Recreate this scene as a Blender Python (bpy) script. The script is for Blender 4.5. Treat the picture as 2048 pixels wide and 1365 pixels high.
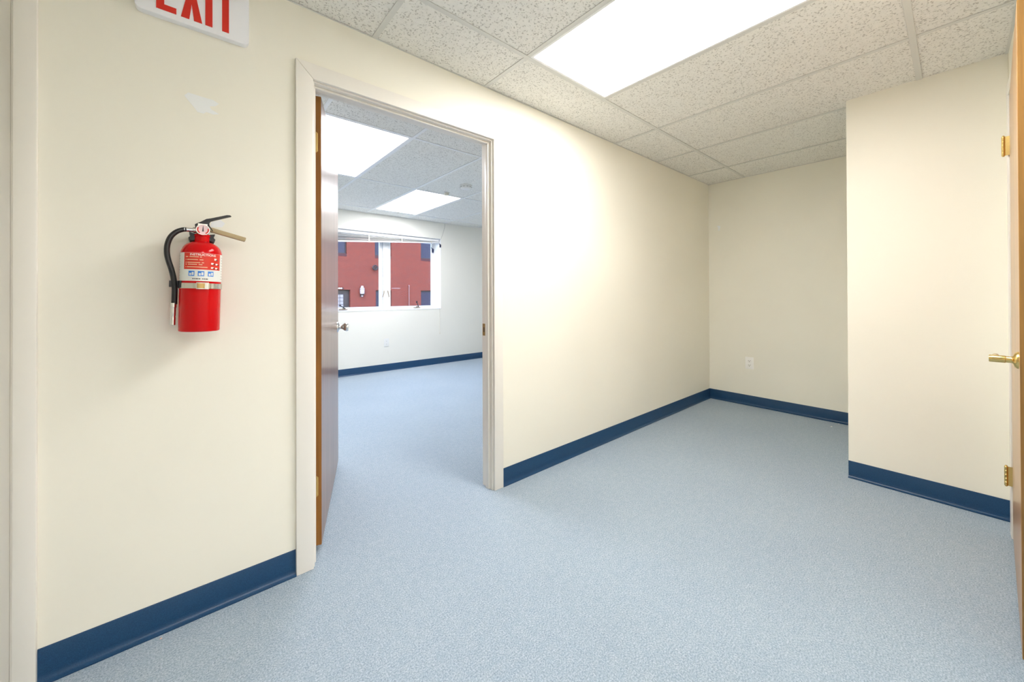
import bpy, bmesh, math, random
from mathutils import Matrix, Vector
random.seed(7)
for o in list(bpy.data.objects): bpy.data.objects.remove(o)
SC = bpy.context.scene
C = SC.collection

# ------------------------------------------------------------------ camera
YAW, PITCH, ROLL = 0.86088, 0.00423, 0.0035
ca, sa = math.cos(YAW), math.sin(YAW)
cp, sp = math.cos(PITCH), math.sin(PITCH)
cr, sr = math.cos(ROLL), math.sin(ROLL)
fwd = Vector((ca * cp, sa * cp, sp))
rt0 = Vector((sa, -ca, 0)); up0 = Vector((-ca * sp, -sa * sp, cp))
rt = rt0 * cr - up0 * sr
up = up0 * cr + rt0 * sr
cam = bpy.data.cameras.new('camera')
cam.sensor_fit = 'HORIZONTAL'; cam.sensor_width = 36.0
cam.lens = 755.2 / 2048 * 36
cam.shift_x = -6 / 2048
cam.shift_y = (586.4 - 682.5) / 2048
cam.clip_start = 0.02; cam.clip_end = 200
co = bpy.data.objects.new('camera', cam); C.objects.link(co)
m = Matrix((rt, up, -fwd)).transposed().to_4x4()
m.translation = Vector((0, -1.676, 1.086))
co.matrix_world = m
SC.camera = co

# ------------------------------------------------------------------ world, exposure
w = bpy.data.worlds.new('sky'); SC.world = w; w.use_nodes = True
nt = w.node_tree; nt.nodes.clear()
bg = nt.nodes.new('ShaderNodeBackground'); out = nt.nodes.new('ShaderNodeOutputWorld')
sky = nt.nodes.new('ShaderNodeTexSky')
sky.sky_type = 'NISHITA'; sky.sun_disc = False
sky.sun_elevation = math.radians(38); sky.sun_rotation = math.radians(200)
sky.air_density = 1.0; sky.dust_density = 1.0; sky.ozone_density = 2.0
SKY_STRENGTH = 0.95
bg.inputs['Strength'].default_value = SKY_STRENGTH
nt.links.new(sky.outputs[0], bg.inputs['Color']); nt.links.new(bg.outputs[0], out.inputs['Surface'])
LAMP = 8.2            # radiance of the fluorescent diffusers
LAMP_OFFICE = 7.6
FILL_NEXT = 5.8  # fill panels added in the unseen next room
LAMP_COL = (1.0, 0.985, 0.96)
LAMP_COL_OFFICE = (0.97, 0.97, 1.0)
FILL_COL_NEXT = (1.0, 0.965, 0.96)
SC.view_settings.view_transform = 'Standard'
SC.view_settings.look = 'None'
SC.view_settings.gamma = 1.0
SC.view_settings.use_curve_mapping = False
SC.view_settings.exposure = 1.32
SC.cycles.max_bounces = 10
SC.cycles.diffuse_bounces = 8
SC.cycles.use_adaptive_sampling = True
SC.cycles.adaptive_threshold = 0.06

# ------------------------------------------------------------------ dimensions (metres)
H = 2.227                      # ceiling grid
XN, XB = -1.3, 4.123           # near and back wall of the vestibule
YR = -1.85                     # right wall
XC, YC = 2.955, -1.262         # boxed-out corner
T = 0.09                       # partition thickness
YF = 3.636                     # office window wall
XO0, XO1 = -0.60, 4.60         # office side walls
GX, GM = 0.619, 0.6096         # ceiling grid origin and module
ND0, ND1 = -0.42, 0.50         # open doorway beside the camera into the next room
NY, NX0, NX1 = -5.0, -2.3, 1.4 # that room
OP0, OP1, OPZ = 0.378, 1.270, 1.943   # office doorway

# ------------------------------------------------------------------ mesh helpers
class G:
    def __init__(s): s.v = []; s.f = []
    def add(s, v, f):
        n = len(s.v); s.v += [tuple(p) for p in v]; s.f += [tuple(i + n for i in q) for q in f]; return s
    def box(s, x0, x1, y0, y1, z0, z1):
        return s.add([(x0,y0,z0),(x1,y0,z0),(x1,y1,z0),(x0,y1,z0),(x0,y0,z1),(x1,y0,z1),(x1,y1,z1),(x0,y1,z1)],
                     [(0,3,2,1),(4,5,6,7),(0,1,5,4),(1,2,6,5),(2,3,7,6),(3,0,4,7)])
    def prism(s, poly, a, b, axis='y'):
        n = len(poly)
        def P(p, t):
            if axis == 'y': return (p[0], t, p[1])
            if axis == 'x': return (t, p[0], p[1])
            return (p[0], p[1], t)
        v = [P(p, a) for p in poly] + [P(p, b) for p in poly]
        f = [tuple(range(n)), tuple(range(2*n-1, n-1, -1))] + [(i, i+n, (i+1) % n + n, (i+1) % n) for i in range(n)]
        return s.add(v, f)
    def lathe(s, prof, n=32, c=(0,0,0), axis='z', cap=True):
        v = []; f = []
        for r, z in prof:
            for k in range(n):
                a = 2*math.pi*k/n; x, y = r*math.cos(a), r*math.sin(a)
                p = {'z': (x, y, z), 'y': (x, z, y), 'x': (z, x, y)}[axis]
                v.append((p[0]+c[0], p[1]+c[1], p[2]+c[2]))
        for i in range(len(prof)-1):
            for k in range(n):
                f.append((i*n+k, i*n+(k+1) % n, (i+1)*n+(k+1) % n, (i+1)*n+k))
        if cap:
            f.append(tuple(range(n-1, -1, -1))); f.append(tuple((len(prof)-1)*n+k for k in range(n)))
        return s.add(v, f)
    def tube(s, pts, r, n=12, cap=True):
        pts = [Vector(p) for p in pts]; v = []; f = []
        rs = r if isinstance(r, (list, tuple)) else [r]*len(pts)
        ref = None
        for i, p in enumerate(pts):
            t = (pts[min(i+1, len(pts)-1)] - pts[max(i-1, 0)]).normalized()
            if ref is None:
                ref = t.orthogonal().normalized()
            ref = (ref - t*ref.dot(t)).normalized()
            b = t.cross(ref)
            for k in range(n):
                a = 2*math.pi*k/n
                v.append(p + (ref*math.cos(a) + b*math.sin(a))*rs[i])
        for i in range(len(pts)-1):
            for k in range(n):
                f.append((i*n+k, i*n+(k+1) % n, (i+1)*n+(k+1) % n, (i+1)*n+k))
        if cap:
            f.append(tuple(range(n-1, -1, -1))); f.append(tuple((len(pts)-1)*n+k for k in range(n)))
        return s.add(v, f)
    def patch(s, r, a0, a1, z0, z1, th=0.0003, n=24):
        """curved sheet on a cylinder; angle 0 faces -y, positive to +x"""
        v = []; f = []
        for i in range(n+1):
            a = a0 + (a1-a0)*i/n
            for rr in (r, r+th):
                for z in (z0, z1): v.append((rr*math.sin(a), -rr*math.cos(a), z))
        for i in range(n):
            p, q = 4*i, 4*i+4
            f += [(p+2, q+2, q+3, p+3), (p, p+1, q+1, q), (p, q, q+2, p+2), (p+1, p+3, q+3, q+1)]
        f += [(0, 2, 3, 1), (4*n, 4*n+1, 4*n+3, 4*n+2)]
        return s.add(v, f)
    def tf(s, M, i0=0):
        s.v = s.v[:i0] + [tuple(M @ Vector(p)) for p in s.v[i0:]]; return s

def spline(pts, n=6):
    pts = [Vector(p) for p in pts]; o = []
    for i in range(len(pts)-1):
        a, b, c, d = pts[max(i-1, 0)], pts[i], pts[i+1], pts[min(i+2, len(pts)-1)]
        for k in range(n):
            t = k/n
            o.append(0.5*((2*b)+(c-a)*t+(2*a-5*b+4*c-d)*t*t+(3*b-a-3*c+d)*t**3))
    o.append(pts[-1]); return o

def mesh(name, g, bevel=0.0, seg=2, smooth=35, holes=False):
    me = bpy.data.meshes.new(name); me.from_pydata(g.v, [], g.f)
    bm = bmesh.new(); bm.from_mesh(me)
    if holes: bmesh.ops.remove_doubles(bm, verts=bm.verts, dist=1e-5)
    bmesh.ops.recalc_face_normals(bm, faces=bm.faces)
    if bevel:
        es = [e for e in bm.edges if len(e.link_faces) == 2 and e.calc_face_angle(0) > 0.6]
        bmesh.ops.bevel(bm, geom=es, offset=bevel, segments=seg, affect='EDGES', profile=0.6, clamp_overlap=True)
    lim = math.radians(smooth)
    for e in bm.edges:
        e.smooth = len(e.link_faces) == 2 and e.calc_face_angle(0) < lim
    for fc in bm.faces: fc.smooth = True
    bm.to_mesh(me); bm.free(); return me

def mk(name, g, mat, parent=None, bevel=0.0, seg=2, smooth=35, local=False, label=None, holes=False):
    """one mesh object; coordinates are world unless local=True"""
    if parent is not None and not local:
        off = Vector((0, 0, 0)); p = parent
        while p is not None: off += p.location; p = p.parent
        g.v = [tuple(Vector(q) - off) for q in g.v]
    o = bpy.data.objects.new(name, mesh(name, g, bevel, seg, smooth, holes)); C.objects.link(o)
    o.data.materials.append(mat)
    if parent is not None: o.parent = parent
    if label: o['label'] = label
    return o

def empty(name, loc, rot=(0, 0, 0)):
    o = bpy.data.objects.new(name, None); C.objects.link(o); o.location = loc; o.rotation_euler = rot
    o.empty_display_size = 0.05; return o
def tag(o, label, cat, group=None, kind=None):
    o['label'] = label; o['category'] = cat
    if group: o['group'] = group
    if kind: o['kind'] = kind
    return o
def struct(o, label, cat): return tag(o, label, cat, kind='structure')

def wall_holes(g, x0, x1, z0, z1, y0, y1, holes):
    """slab x0..x1, z0..z1 between y0 and y1 with rectangular holes (hx0,hx1,hz0,hz1)"""
    xs = sorted({x0, x1, *[h[0] for h in holes], *[h[1] for h in holes]}); xs = [x for x in xs if x0 <= x <= x1]
    zs = sorted({z0, z1, *[h[2] for h in holes], *[h[3] for h in holes]}); zs = [z for z in zs if z0 <= z <= z1]
    nx, nz = len(xs)-1, len(zs)-1
    def solid(i, k):
        if i < 0 or k < 0 or i >= nx or k >= nz: return False
        cx, cz = (xs[i]+xs[i+1])/2, (zs[k]+zs[k+1])/2
        return not any(h[0] < cx < h[1] and h[2] < cz < h[3] for h in holes)
    for i in range(nx):
        for k in range(nz):
            if not solid(i, k): continue
            a, b, c, d = xs[i], xs[i+1], zs[k], zs[k+1]
            g.add([(a,y0,c),(b,y0,c),(b,y0,d),(a,y0,d)], [(0,1,2,3)])
            g.add([(a,y1,c),(b,y1,c),(b,y1,d),(a,y1,d)], [(3,2,1,0)])
            if not solid(i-1, k): g.add([(a,y0,c),(a,y1,c),(a,y1,d),(a,y0,d)], [(0,3,2,1)])
            if not solid(i+1, k): g.add([(b,y0,c),(b,y1,c),(b,y1,d),(b,y0,d)], [(0,1,2,3)])
            if not solid(i, k-1): g.add([(a,y0,c),(b,y0,c),(b,y1,c),(a,y1,c)], [(3,2,1,0)])
            if not solid(i, k+1): g.add([(a,y0,d),(b,y0,d),(b,y1,d),(a,y1,d)], [(0,1,2,3)])
    return g

# ------------------------------------------------------------------ materials
def lin(r, g, b):
    f = lambda c: (c/255/12.92) if c/255 <= 0.04045 else ((c/255+0.055)/1.055)**2.4
    return (f(r), f(g), f(b), 1)
def base(name, col, rough=0.5, metal=0.0, spec=0.5, coat=0.0):
    mt = bpy.data.materials.new(name); mt.use_nodes = True
    p = mt.node_tree.nodes['Principled BSDF']
    p.inputs['Base Color'].default_value = (*col[:3], 1); p.inputs['Roughness'].default_value = rough
    p.inputs['Metallic'].default_value = metal; p.inputs['Specular IOR Level'].default_value = spec
    p.inputs['Coat Weight'].default_value = coat; p.inputs['Coat Roughness'].default_value = 0.08
    return mt, mt.node_tree, p
def pos(nt, scale=(1, 1, 1), local=False):
    mp = nt.nodes.new('ShaderNodeMapping'); mp.inputs['Scale'].default_value = scale
    if local:
        t = nt.nodes.new('ShaderNodeTexCoord'); nt.links.new(t.outputs['Object'], mp.inputs['Vector'])
    else:
        t = nt.nodes.new('ShaderNodeNewGeometry'); nt.links.new(t.outputs['Position'], mp.inputs['Vector'])
    return mp.outputs['Vector']
def noise(nt, vec, scale, detail=3, rough=0.6):
    n = nt.nodes.new('ShaderNodeTexNoise'); n.inputs['Scale'].default_value = scale
    n.inputs['Detail'].default_value = detail; n.inputs['Roughness'].default_value = rough
    nt.links.new(vec, n.inputs['Vector']); return n.outputs['Fac']
def ramp(nt, fac, stops):
    r = nt.nodes.new('ShaderNodeValToRGB'); e = r.color_ramp.elements
    while len(e) < len(stops): e.new(0.5)
    for i, (p, c) in enumerate(stops): e[i].position = p; e[i].color = (*c[:3], 1)
    nt.links.new(fac, r.inputs['Fac']); return r.outputs['Color']
def bump(nt, p, h, strength=0.2, dist=0.002):
    b = nt.nodes.new('ShaderNodeBump'); b.inputs['Strength'].default_value = strength; b.inputs['Distance'].default_value = dist
    nt.links.new(h, b.inputs['Height']); nt.links.new(b.outputs['Normal'], p.inputs['Normal'])
def mixc(nt, a, b, fac, mode='MIX'):
    mx = nt.nodes.new('ShaderNodeMix'); mx.data_type = 'RGBA'; mx.blend_type = mode
    for s, v in ((6, a), (7, b)):
        if isinstance(v, tuple): mx.inputs[s].default_value = (*v[:3], 1)
        else: nt.links.new(v, mx.inputs[s])
    if isinstance(fac, (int, float)): mx.inputs[0].default_value = fac
    else: nt.links.new(fac, mx.inputs[0])
    return mx.outputs[2]
def wallpaint(name, col):
    mt, nt, p = base(name, col, 0.5, spec=0.35)
    v = pos(nt); a = noise(nt, v, 1.3, 1); c2 = tuple(c*0.96 for c in col[:3])
    nt.links.new(ramp(nt, a, [(0.35, c2), (0.65, col[:3])]), p.inputs['Base Color'])
    return mt
WALL = wallpaint('wall_paint_cream', (0.905, 0.87, 0.765))
WALLO = wallpaint('wall_paint_office', (0.85, 0.835, 0.775))
TRIMM = base('trim_paint', (0.86, 0.82, 0.755), 0.32, spec=0.5)[0]
WHITE = base('white_vinyl', (0.86, 0.86, 0.86), 0.35)[0]
PLATE = base('ivory_plastic', (0.93, 0.91, 0.88), 0.35)[0]
OFFWHITE = base('detector_plastic', (0.80, 0.80, 0.79), 0.4)[0]
SPACKLE = base('spackle', (0.88, 0.89, 0.89), 0.9, spec=0.05)[0]
TEE = base('ceiling_tee_metal', (0.70, 0.695, 0.66), 0.45)[0]
BRASS = base('brass', (0.80, 0.58, 0.22), 0.22, 1.0)[0]
BRASSD = base('aged_brass', (0.50, 0.34, 0.14), 0.35, 1.0)[0]
CHROME = base('satin_chrome', (0.72, 0.71, 0.70), 0.14, 1.0)[0]
STEEL = base('steel', (0.62, 0.60, 0.55), 0.25, 1.0)[0]
BLACK = base('black_rubber', (0.012, 0.012, 0.014), 0.38)[0]
BLACKM = base('black_metal', (0.02, 0.02, 0.024), 0.45)[0]
TAN = base('tan_handle', (0.42, 0.32, 0.17), 0.45)[0]
RED = base('extinguisher_red', (0.62, 0.003, 0.006), 0.12, spec=0.26)[0]
LABELW = base('label_white', (0.80, 0.80, 0.76), 0.4)[0]
LABELR = base('label_red', (0.72, 0.03, 0.012), 0.35)[0]
LABELT = base('label_print_pale', (0.86, 0.55, 0.35), 0.4)[0]
LABELWT = base('label_print_white', (0.9, 0.85, 0.8), 0.4)[0]
LABELB = base('label_blue', (0.03, 0.22, 0.72), 0.4)[0]
LABELK = base('label_black', (0.03, 0.03, 0.03), 0.4)[0]
SIGNW = base('sign_white', (0.90, 0.90, 0.94), 0.35)[0]
SIGNR = base('sign_red', (0.70, 0.025, 0.01), 0.45)[0]
GREY = base('slot_dark', (0.10, 0.085, 0.06), 0.6)[0]
GAUGE = base('gauge_face', (0.85, 0.62, 0.64), 0.25)[0]
SPECKP = base('speck_pink', (0.85, 0.55, 0.42), 0.8)[0]
SPECKW = base('speck_white', (0.85, 0.85, 0.82), 0.8)[0]
DIRT = base('dark_joint', (0.05, 0.045, 0.04), 0.9)[0]
CRANKB = base('operator_beige', (0.36, 0.28, 0.2), 0.5)[0]
LANTG = base('lantern_glass', (0.19, 0.165, 0.18), 0.3)[0]
LANTM = base('lantern_metal', (0.022, 0.018, 0.02), 0.5)[0]
CONDUIT = base('conduit_paint', (0.11, 0.055, 0.06), 0.5)[0]
CORDM = base('cord_cream', (0.74, 0.70, 0.60), 0.7)[0]
WIREM = base('wire_grey', (0.42, 0.42, 0.40), 0.6)[0]
DARKBLUE = base('dark_blue_plastic', (0.02, 0.025, 0.07), 0.4)[0]
TAGM = base('tag_paper', (0.82, 0.82, 0.84), 0.6)[0]

# vinyl cove base
BASEM, nt, p = base('vinyl_base_blue', (0.010, 0.058, 0.155), 0.32, spec=0.4)
v = pos(nt); nt.links.new(ramp(nt, noise(nt, v, 420, 2), [(0.35, (0.007, 0.042, 0.110)), (0.7, (0.014, 0.066, 0.160))]), p.inputs['Base Color'])
# carpet
CARPET, nt, p = base('carpet_blue_grey', (0.30, 0.39, 0.47), 0.95, spec=0.08)
v = pos(nt)
n1 = noise(nt, v, 210, 3, 0.7); n2 = noise(nt, v, 34, 1); n3 = noise(nt, v, 2.3, 1)
c = ramp(nt, n1, [(0.30, (0.215, 0.275, 0.355)), (0.50, (0.38, 0.465, 0.55)), (0.70, (0.585, 0.66, 0.735))])
c = mixc(nt, c, ramp(nt, n2, [(0.3, (0.80, 0.84, 0.88)), (0.7, (1.0, 0.98, 0.97))]), 0.55, 'MULTIPLY')
c = mixc(nt, c, ramp(nt, n3, [(0.3, (0.93, 0.94, 0.96)), (0.7, (1, 1, 1))]), 0.7, 'MULTIPLY')
nt.links.new(c, p.inputs['Base Color']); p.inputs['Sheen Weight'].default_value = 0.15
bump(nt, p, n1, 0.65, 0.006)
# acoustic tile: fissured mineral fibre
def tilemat(name, col, dark):
    mt, nt, p = base(name, col, 0.9, spec=0.1)
    v = pos(nt); n = noise(nt, v, 128, 2.2, 0.55); nw = noise(nt, v, 40, 2)
    pit = ramp(nt, n, [(0.36, (1, 1, 1)), (0.43, (0, 0, 0))])
    c = mixc(nt, ramp(nt, nw, [(0.3, tuple(x*0.95 for x in col)), (0.7, col)]), dark, pit)
    nt.links.new(c, p.inputs['Base Color'])
    inv = nt.nodes.new('ShaderNodeInvert'); nt.links.new(pit, inv.inputs['Color'])
    bump(nt, p, inv.outputs[0], 0.5, 0.003); return mt
TILE = tilemat('acoustic_tile', (0.89, 0.875, 0.83), (0.56, 0.54, 0.50))
# varnished wood
def wood(name, c0, c1, rough, coat, coatr=0.08):
    mt, nt, p = base(name, c0, rough, spec=0.5, coat=coat); p.inputs['Coat Roughness'].default_value = coatr
    v = pos(nt, (60, 60, 2.2), local=True); n = noise(nt, v, 1.0, 4, 0.65)
    v2 = pos(nt, (9, 9, 0.7), local=True); n2 = noise(nt, v2, 1.0, 3)
    c = mixc(nt, ramp(nt, n, [(0.3, c0), (0.7, c1)]), ramp(nt, n2, [(0.35, (0.72, 0.70, 0.66)), (0.65, (1, 1, 1))]), 0.7, 'MULTIPLY')
    nt.links.new(c, p.inputs['Base Color']); bump(nt, p, n, 0.04, 0.001); return mt
WOODF = wood('wood_veneer', (0.19, 0.085, 0.045), (0.30, 0.15, 0.085), 0.38, 0.55, coatr=0.22)
WOODE = wood('wood_edge', (0.23, 0.085, 0.010), (0.36, 0.15, 0.02), 0.5, 0.0)
WOODR = wood('oak_veneer', (0.42, 0.20, 0.05), (0.60, 0.32, 0.09), 0.38, 0.7, coatr=0.28)
WOODRE = wood('oak_edge', (0.24, 0.12, 0.022), (0.42, 0.21, 0.045), 0.4, 0.3)
# lamps
def emit(name, col, s):
    mt = bpy.data.materials.new(name); mt.use_nodes = True; nt = mt.node_tree; nt.nodes.clear()
    e = nt.nodes.new('ShaderNodeEmission'); o = nt.nodes.new('ShaderNodeOutputMaterial')
    e.inputs['Color'].default_value = (*col, 1); e.inputs['Strength'].default_value = s
    nt.links.new(e.outputs[0], o.inputs['Surface']); return mt
DIFF = emit('diffuser_lit', LAMP_COL, LAMP)
DIFF_FILL = emit('diffuser_fill_next_room', FILL_COL_NEXT, FILL_NEXT)
DIFFO = emit('diffuser_lit_office', LAMP_COL_OFFICE, LAMP_OFFICE)
# clear glass pane: mostly see-through with a faint reflection
GLASS = bpy.data.materials.new('window_glass'); GLASS.use_nodes = True; nt = GLASS.node_tree; nt.nodes.clear()
tr = nt.nodes.new('ShaderNodeBsdfTransparent'); gl = nt.nodes.new('ShaderNodeBsdfGlossy'); mx = nt.nodes.new('ShaderNodeMixShader'); o = nt.nodes.new('ShaderNodeOutputMaterial')
tr.inputs[0].default_value = (0.95, 0.97, 0.98, 1); gl.inputs['Roughness'].default_value = 0.02; mx.inputs[0].default_value = 0.015
nt.links.new(tr.outputs[0], mx.inputs[1]); nt.links.new(gl.outputs[0], mx.inputs[2]); nt.links.new(mx.outputs[0], o.inputs[0])
# translucent blind slats
SLAT = bpy.data.materials.new('blind_slat'); SLAT.use_nodes = True; nt = SLAT.node_tree; nt.nodes.clear()
df = nt.nodes.new('ShaderNodeBsdfDiffuse'); tl = nt.nodes.new('ShaderNodeBsdfTranslucent'); mx = nt.nodes.new('ShaderNodeMixShader'); o = nt.nodes.new('ShaderNodeOutputMaterial')
df.inputs[0].default_value = (0.82, 0.81, 0.79, 1); tl.inputs[0].default_value = (0.82, 0.82, 0.82, 1); mx.inputs[0].default_value = 0.3
nt.links.new(df.outputs[0], mx.inputs[1]); nt.links.new(tl.outputs[0], mx.inputs[2]); nt.links.new(mx.outputs[0], o.inputs[0])
# far brick
BRICK, nt, p = base('red_brick', (0.4, 0.15, 0.1), 0.85, spec=0.2)
mp = nt.nodes.new('ShaderNodeMapping'); g_ = nt.nodes.new('ShaderNodeNewGeometry'); nt.links.new(g_.outputs['Position'], mp.inputs['Vector'])
mp.inputs['Rotation'].default_value = (math.radians(-90), 0, 0)
bt = nt.nodes.new('ShaderNodeTexBrick'); nt.links.new(mp.outputs[0], bt.inputs['Vector'])
bt.inputs['Scale'].default_value = 1.0; bt.inputs['Brick Width'].default_value = 0.213; bt.inputs['Row Height'].default_value = 0.0677
bt.inputs['Mortar Size'].default_value = 0.008; bt.inputs['Bias'].default_value = 0.0
bt.inputs['Color1'].default_value = (0.060, 0.0092, 0.0058, 1); bt.inputs['Color2'].default_value = (0.041, 0.0064, 0.0052, 1); bt.inputs['Mortar'].default_value = (0.115, 0.039, 0.031, 1)
nt.links.new(bt.outputs['Color'], p.inputs['Base Color'])
SHADEBRICK = base('sill_brick_shaded', (0.028, 0.010, 0.013), 0.8, spec=0.2)[0]  # shadow on the sill bricks put into their colour
DARKGLASS = base('far_glass', (0.011, 0.011, 0.026), 0.25, spec=0.10)[0]
DARKFRAME = base('far_frame', (0.012, 0.009, 0.012), 0.5, spec=0.2)[0]
DOORPANE = base('far_door_pane', (0.06, 0.065, 0.10), 0.25)[0]
ASPHALT = base('asphalt', (0.13, 0.13, 0.135), 0.9)[0]

# ================================================================== STRUCTURE
# floor
struct(mk('floor', G().box(NX0-.1, XO1+.2, NY-.1, YF+.02, -0.15, 0), CARPET), 'blue-grey speckled carpet running through both rooms', 'floor')
# walls
D2A, D2B = -1.20, -0.372       # second, painted doorway at the frame's left
struct(mk('wall_left', wall_holes(G(), XN-.2, XO1+.2, 0, H+.05, 0, T, [(OP0-.02, OP1+.02, 0, OPZ+.02), (D2A-.02, D2B+.02, 0, OPZ+.02)]), WALL, holes=True),
       'long cream wall holding the doorway, exit sign and extinguisher', 'wall')
struct(mk('wall_back', G().box(XB, XB+.12, YR-.1, T, 0, H+.05), WALL), 'cream end wall with a power outlet, beyond the doorway', 'wall')
struct(mk('wall_partition', G().box(XC, XB+.01, YR, YC, 0, H+.05), WALL, bevel=.002, seg=1), 'bright boxed-out cream wall beside the wooden door', 'wall')
RD0, RD1, RDZ = 1.838, 2.738, 1.955
struct(mk('wall_right', wall_holes(G(), XN-.2, XB+.12, 0, H+.05, YR-.11, YR, [(RD0-.02, RD1+.02, 0, RDZ+.02), (ND0-.02, ND1+.02, 0, RDZ+.02)]), WALL, holes=True), 'cream wall on the right holding the brass-hinged door', 'wall')
struct(mk('wall_near', G().box(XN-.15, XN, YR-.11, T, 0, H+.05), WALL), 'cream wall behind the camera', 'wall')
struct(mk('wall_next_room', G().box(NX0-.1, NX1+.1, NY-.1, NY, 0, H+.05).box(NX0-.1, NX0, NY, YR-.11, 0, H+.05).box(NX1, NX1+.1, NY, YR-.11, 0, H+.05).box(NX0-.1, XN-.19, YR-.11, YR, 0, H+.05), WALL), 'cream walls of the next room behind the camera', 'wall')
struct(mk('wall_closet', G().box(1.5, 3.1, -2.75, -2.65, 0, H+.05).box(3.0, 3.1, -2.65, YR-.11, 0, H+.05), WALL), 'plain walls of the space behind the wooden right door', 'wall')
WX0, WX1, WZ0, WZ1 = 1.455, 3.015, 0.864, 1.975
WT = 0.26
struct(mk('wall_far', wall_holes(G(), XO0-.2, XO1+.2, -.1, H+.3, YF, YF+WT, [(WX0, WX1, WZ0, WZ1)]), WALLO, holes=True), 'pale office wall holding the wide window', 'wall')
struct(mk('wall_office_near', G().box(XO0-.15, XO0, T, YF, 0, H+.05), WALLO), 'pale office side wall hidden behind the open door', 'wall')
struct(mk('wall_office_right', G().box(XO1, XO1+.15, T, YF, 0, H+.05), WALLO), 'pale office side wall on the right, out of view', 'wall')
struct(mk('sky_block_slab', G().box(NX0-.4, XO1+.6, NY-.4, YF+WT+.05, H+.12, H+.34), WALLO), 'unseen slab added above the suspended ceilings to block the sky', 'roof')  # added out of view to keep sky light out of the rooms
# spackle marks
def blob(name, pts, plane, at, mat, parent, th=0.0006):
    g = G().prism(pts, at, at-th, 'y' if plane == 'y' else 'x'); return mk(name, g, mat, parent)
wl = bpy.data.objects['wall_left']; wb = bpy.data.objects['wall_back']
blob('spackle_patch', [(-.016,1.757),(-.006,1.770),(.022,1.768),(.060,1.766),(.075,1.758),(.066,1.747),(.050,1.741),(.056,1.731),(.076,1.722),(.060,1.716),(.042,1.719),(.034,1.711),(.018,1.712),(.008,1.726),(-.004,1.741)], 'y', 0.0, SPACKLE, wl)['label'] = 'white smear of spackle'
blob('spackle_patch', [(-.082,1.79),(-.112,1.785),(-.116,1.765),(-.106,1.752),(-.108,1.735),(-.092,1.74),(-.094,1.765)], 'x', XB, SPACKLE, wb)['label'] = 'small white spackle dab'

# baseboards: vinyl cove base with a toe
def cove(name, p0, p1, nrm, label, h=0.098):
    """profile swept from p0 to p1 along the floor, nrm = direction into the room"""
    prof = [(0, 0), (0.0165, 0), (0.0170, 0.0035), (0.0105, 0.0065), (0.0055, 0.0125), (0.0035, 0.026), (0.0030, h-.002), (0.0018, h), (0, h)]
    g = G(); n = len(prof); v = []
    for p in (p0, p1):
        for d, z in prof: v.append((p[0]+nrm[0]*d, p[1]+nrm[1]*d, z))
    g.add(v, [tuple(range(n)), tuple(range(2*n-1, n-1, -1))] + [(i, i+n, (i+1) % n+n, (i+1) % n) for i in range(n)])
    return struct(mk(name, g, BASEM, smooth=50), label, 'baseboard')
CW = 0.062
cove('baseboard_left', (D2B+.006+.042, 0), (OP0-.006-CW, 0), (0, -1), 'dark blue vinyl baseboard below the fire extinguisher')
cove('baseboard_left', (OP1+.006+CW, 0), (XB, 0), (0, -1), 'dark blue vinyl baseboard running from the doorway to the corner')
cove('baseboard_back', (XB, 0), (XB, YC), (-1, 0), 'dark blue vinyl baseboard under the power outlet of the end wall')
cove('baseboard_partition', (XC, YC), (XC, YR), (-1, 0), 'dark blue vinyl baseboard beside the wooden right door')
cove('baseboard_right', (RD0-.07, YR), (ND1+.07, YR), (0, 1), 'dark blue vinyl baseboard on the right wall, out of view')
cove('baseboard_far', (XO0, YF), (XO1, YF), (0, -1), 'dark blue vinyl baseboard under the office window')

# ---- suspended ceilings
def ceiling(name, x0, x1, y0, y1, xs, ys, skip, label, cut=None, drop=None, TEE=TEE):
    """xs/ys: tee centre lines; skip: set of (i,j) bays filled by lamps; drop: bays (i,j) whose left tee is missing"""
    drop = drop or set()
    top = mk(name, G().box(x0, x1, y0, y1, H+.06, H+.10), TILE); struct(top, label, 'ceiling')
    ex = [x0]+[x for x in xs if x0+.01 < x < x1-.01]+[x1]; ey = [y0]+[y for y in ys if y0+.01 < y < y1-.01]+[y1]
    W = 0.0115
    for j in range(len(ey)-1):
        i = 0
        while i < len(ex)-1:
            a = i; i += 1
            while i < len(ex)-1 and (i, j) in drop: i += 1
            if (a, j) in skip: continue
            xa, xb, ya, yb = ex[a], ex[i], ey[j], ey[j+1]
            if cut and xa >= cut[0]-.01 and yb <= cut[1]+.01: continue
            g = G().box(xa+.004, xb-.004, ya+.004, yb-.004, H+.0035+random.uniform(0, .0012), H+.020)
            mk('ceiling_tile', g, TILE, top, bevel=.0015, seg=1)
    for y in ey[1:-1]:
        mk('ceiling_tee', G().box(x0, x1, y-W, y+W, H, H+.0028).box(x0, x1, y-.001, y+.001, H+.0028, H+.035), TEE, top, bevel=.0006, seg=1)
    for i in range(1, len(ex)-1):
        for j in range(len(ey)-1):
            if (i, j) in drop: continue
            x = ex[i]; ya, yb = ey[j]+(W if j else 0), ey[j+1]-(W if j < len(ey)-2 else 0)
            mk('ceiling_tee', G().box(x-W, x+W, ya, yb, H+.0003, H+.0028).box(x-.001, x+.001, ya, yb, H+.0028, H+.035), TEE, top)
    # wall angle
    for n_, g in (('a', G().box(x0, x1, y0, y0+.010, H+.0004, H+.0028)), ('b', G().box(x0, x1, y1-.006, y1, H+.0004, H+.0028)), ('c', G().box(x1-.010, x1, y0, y1, H+.0004, H+.0028)), ('d', G().box(x0, x0+.012, y0, y1, H+.0004, H+.0028))):
        mk('wall_angle', g, TEE, top)
    return top
xs = [GX+GM*k for k in range(-6, 8)]
ys = [-0.341-2*GM, -0.341]
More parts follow.
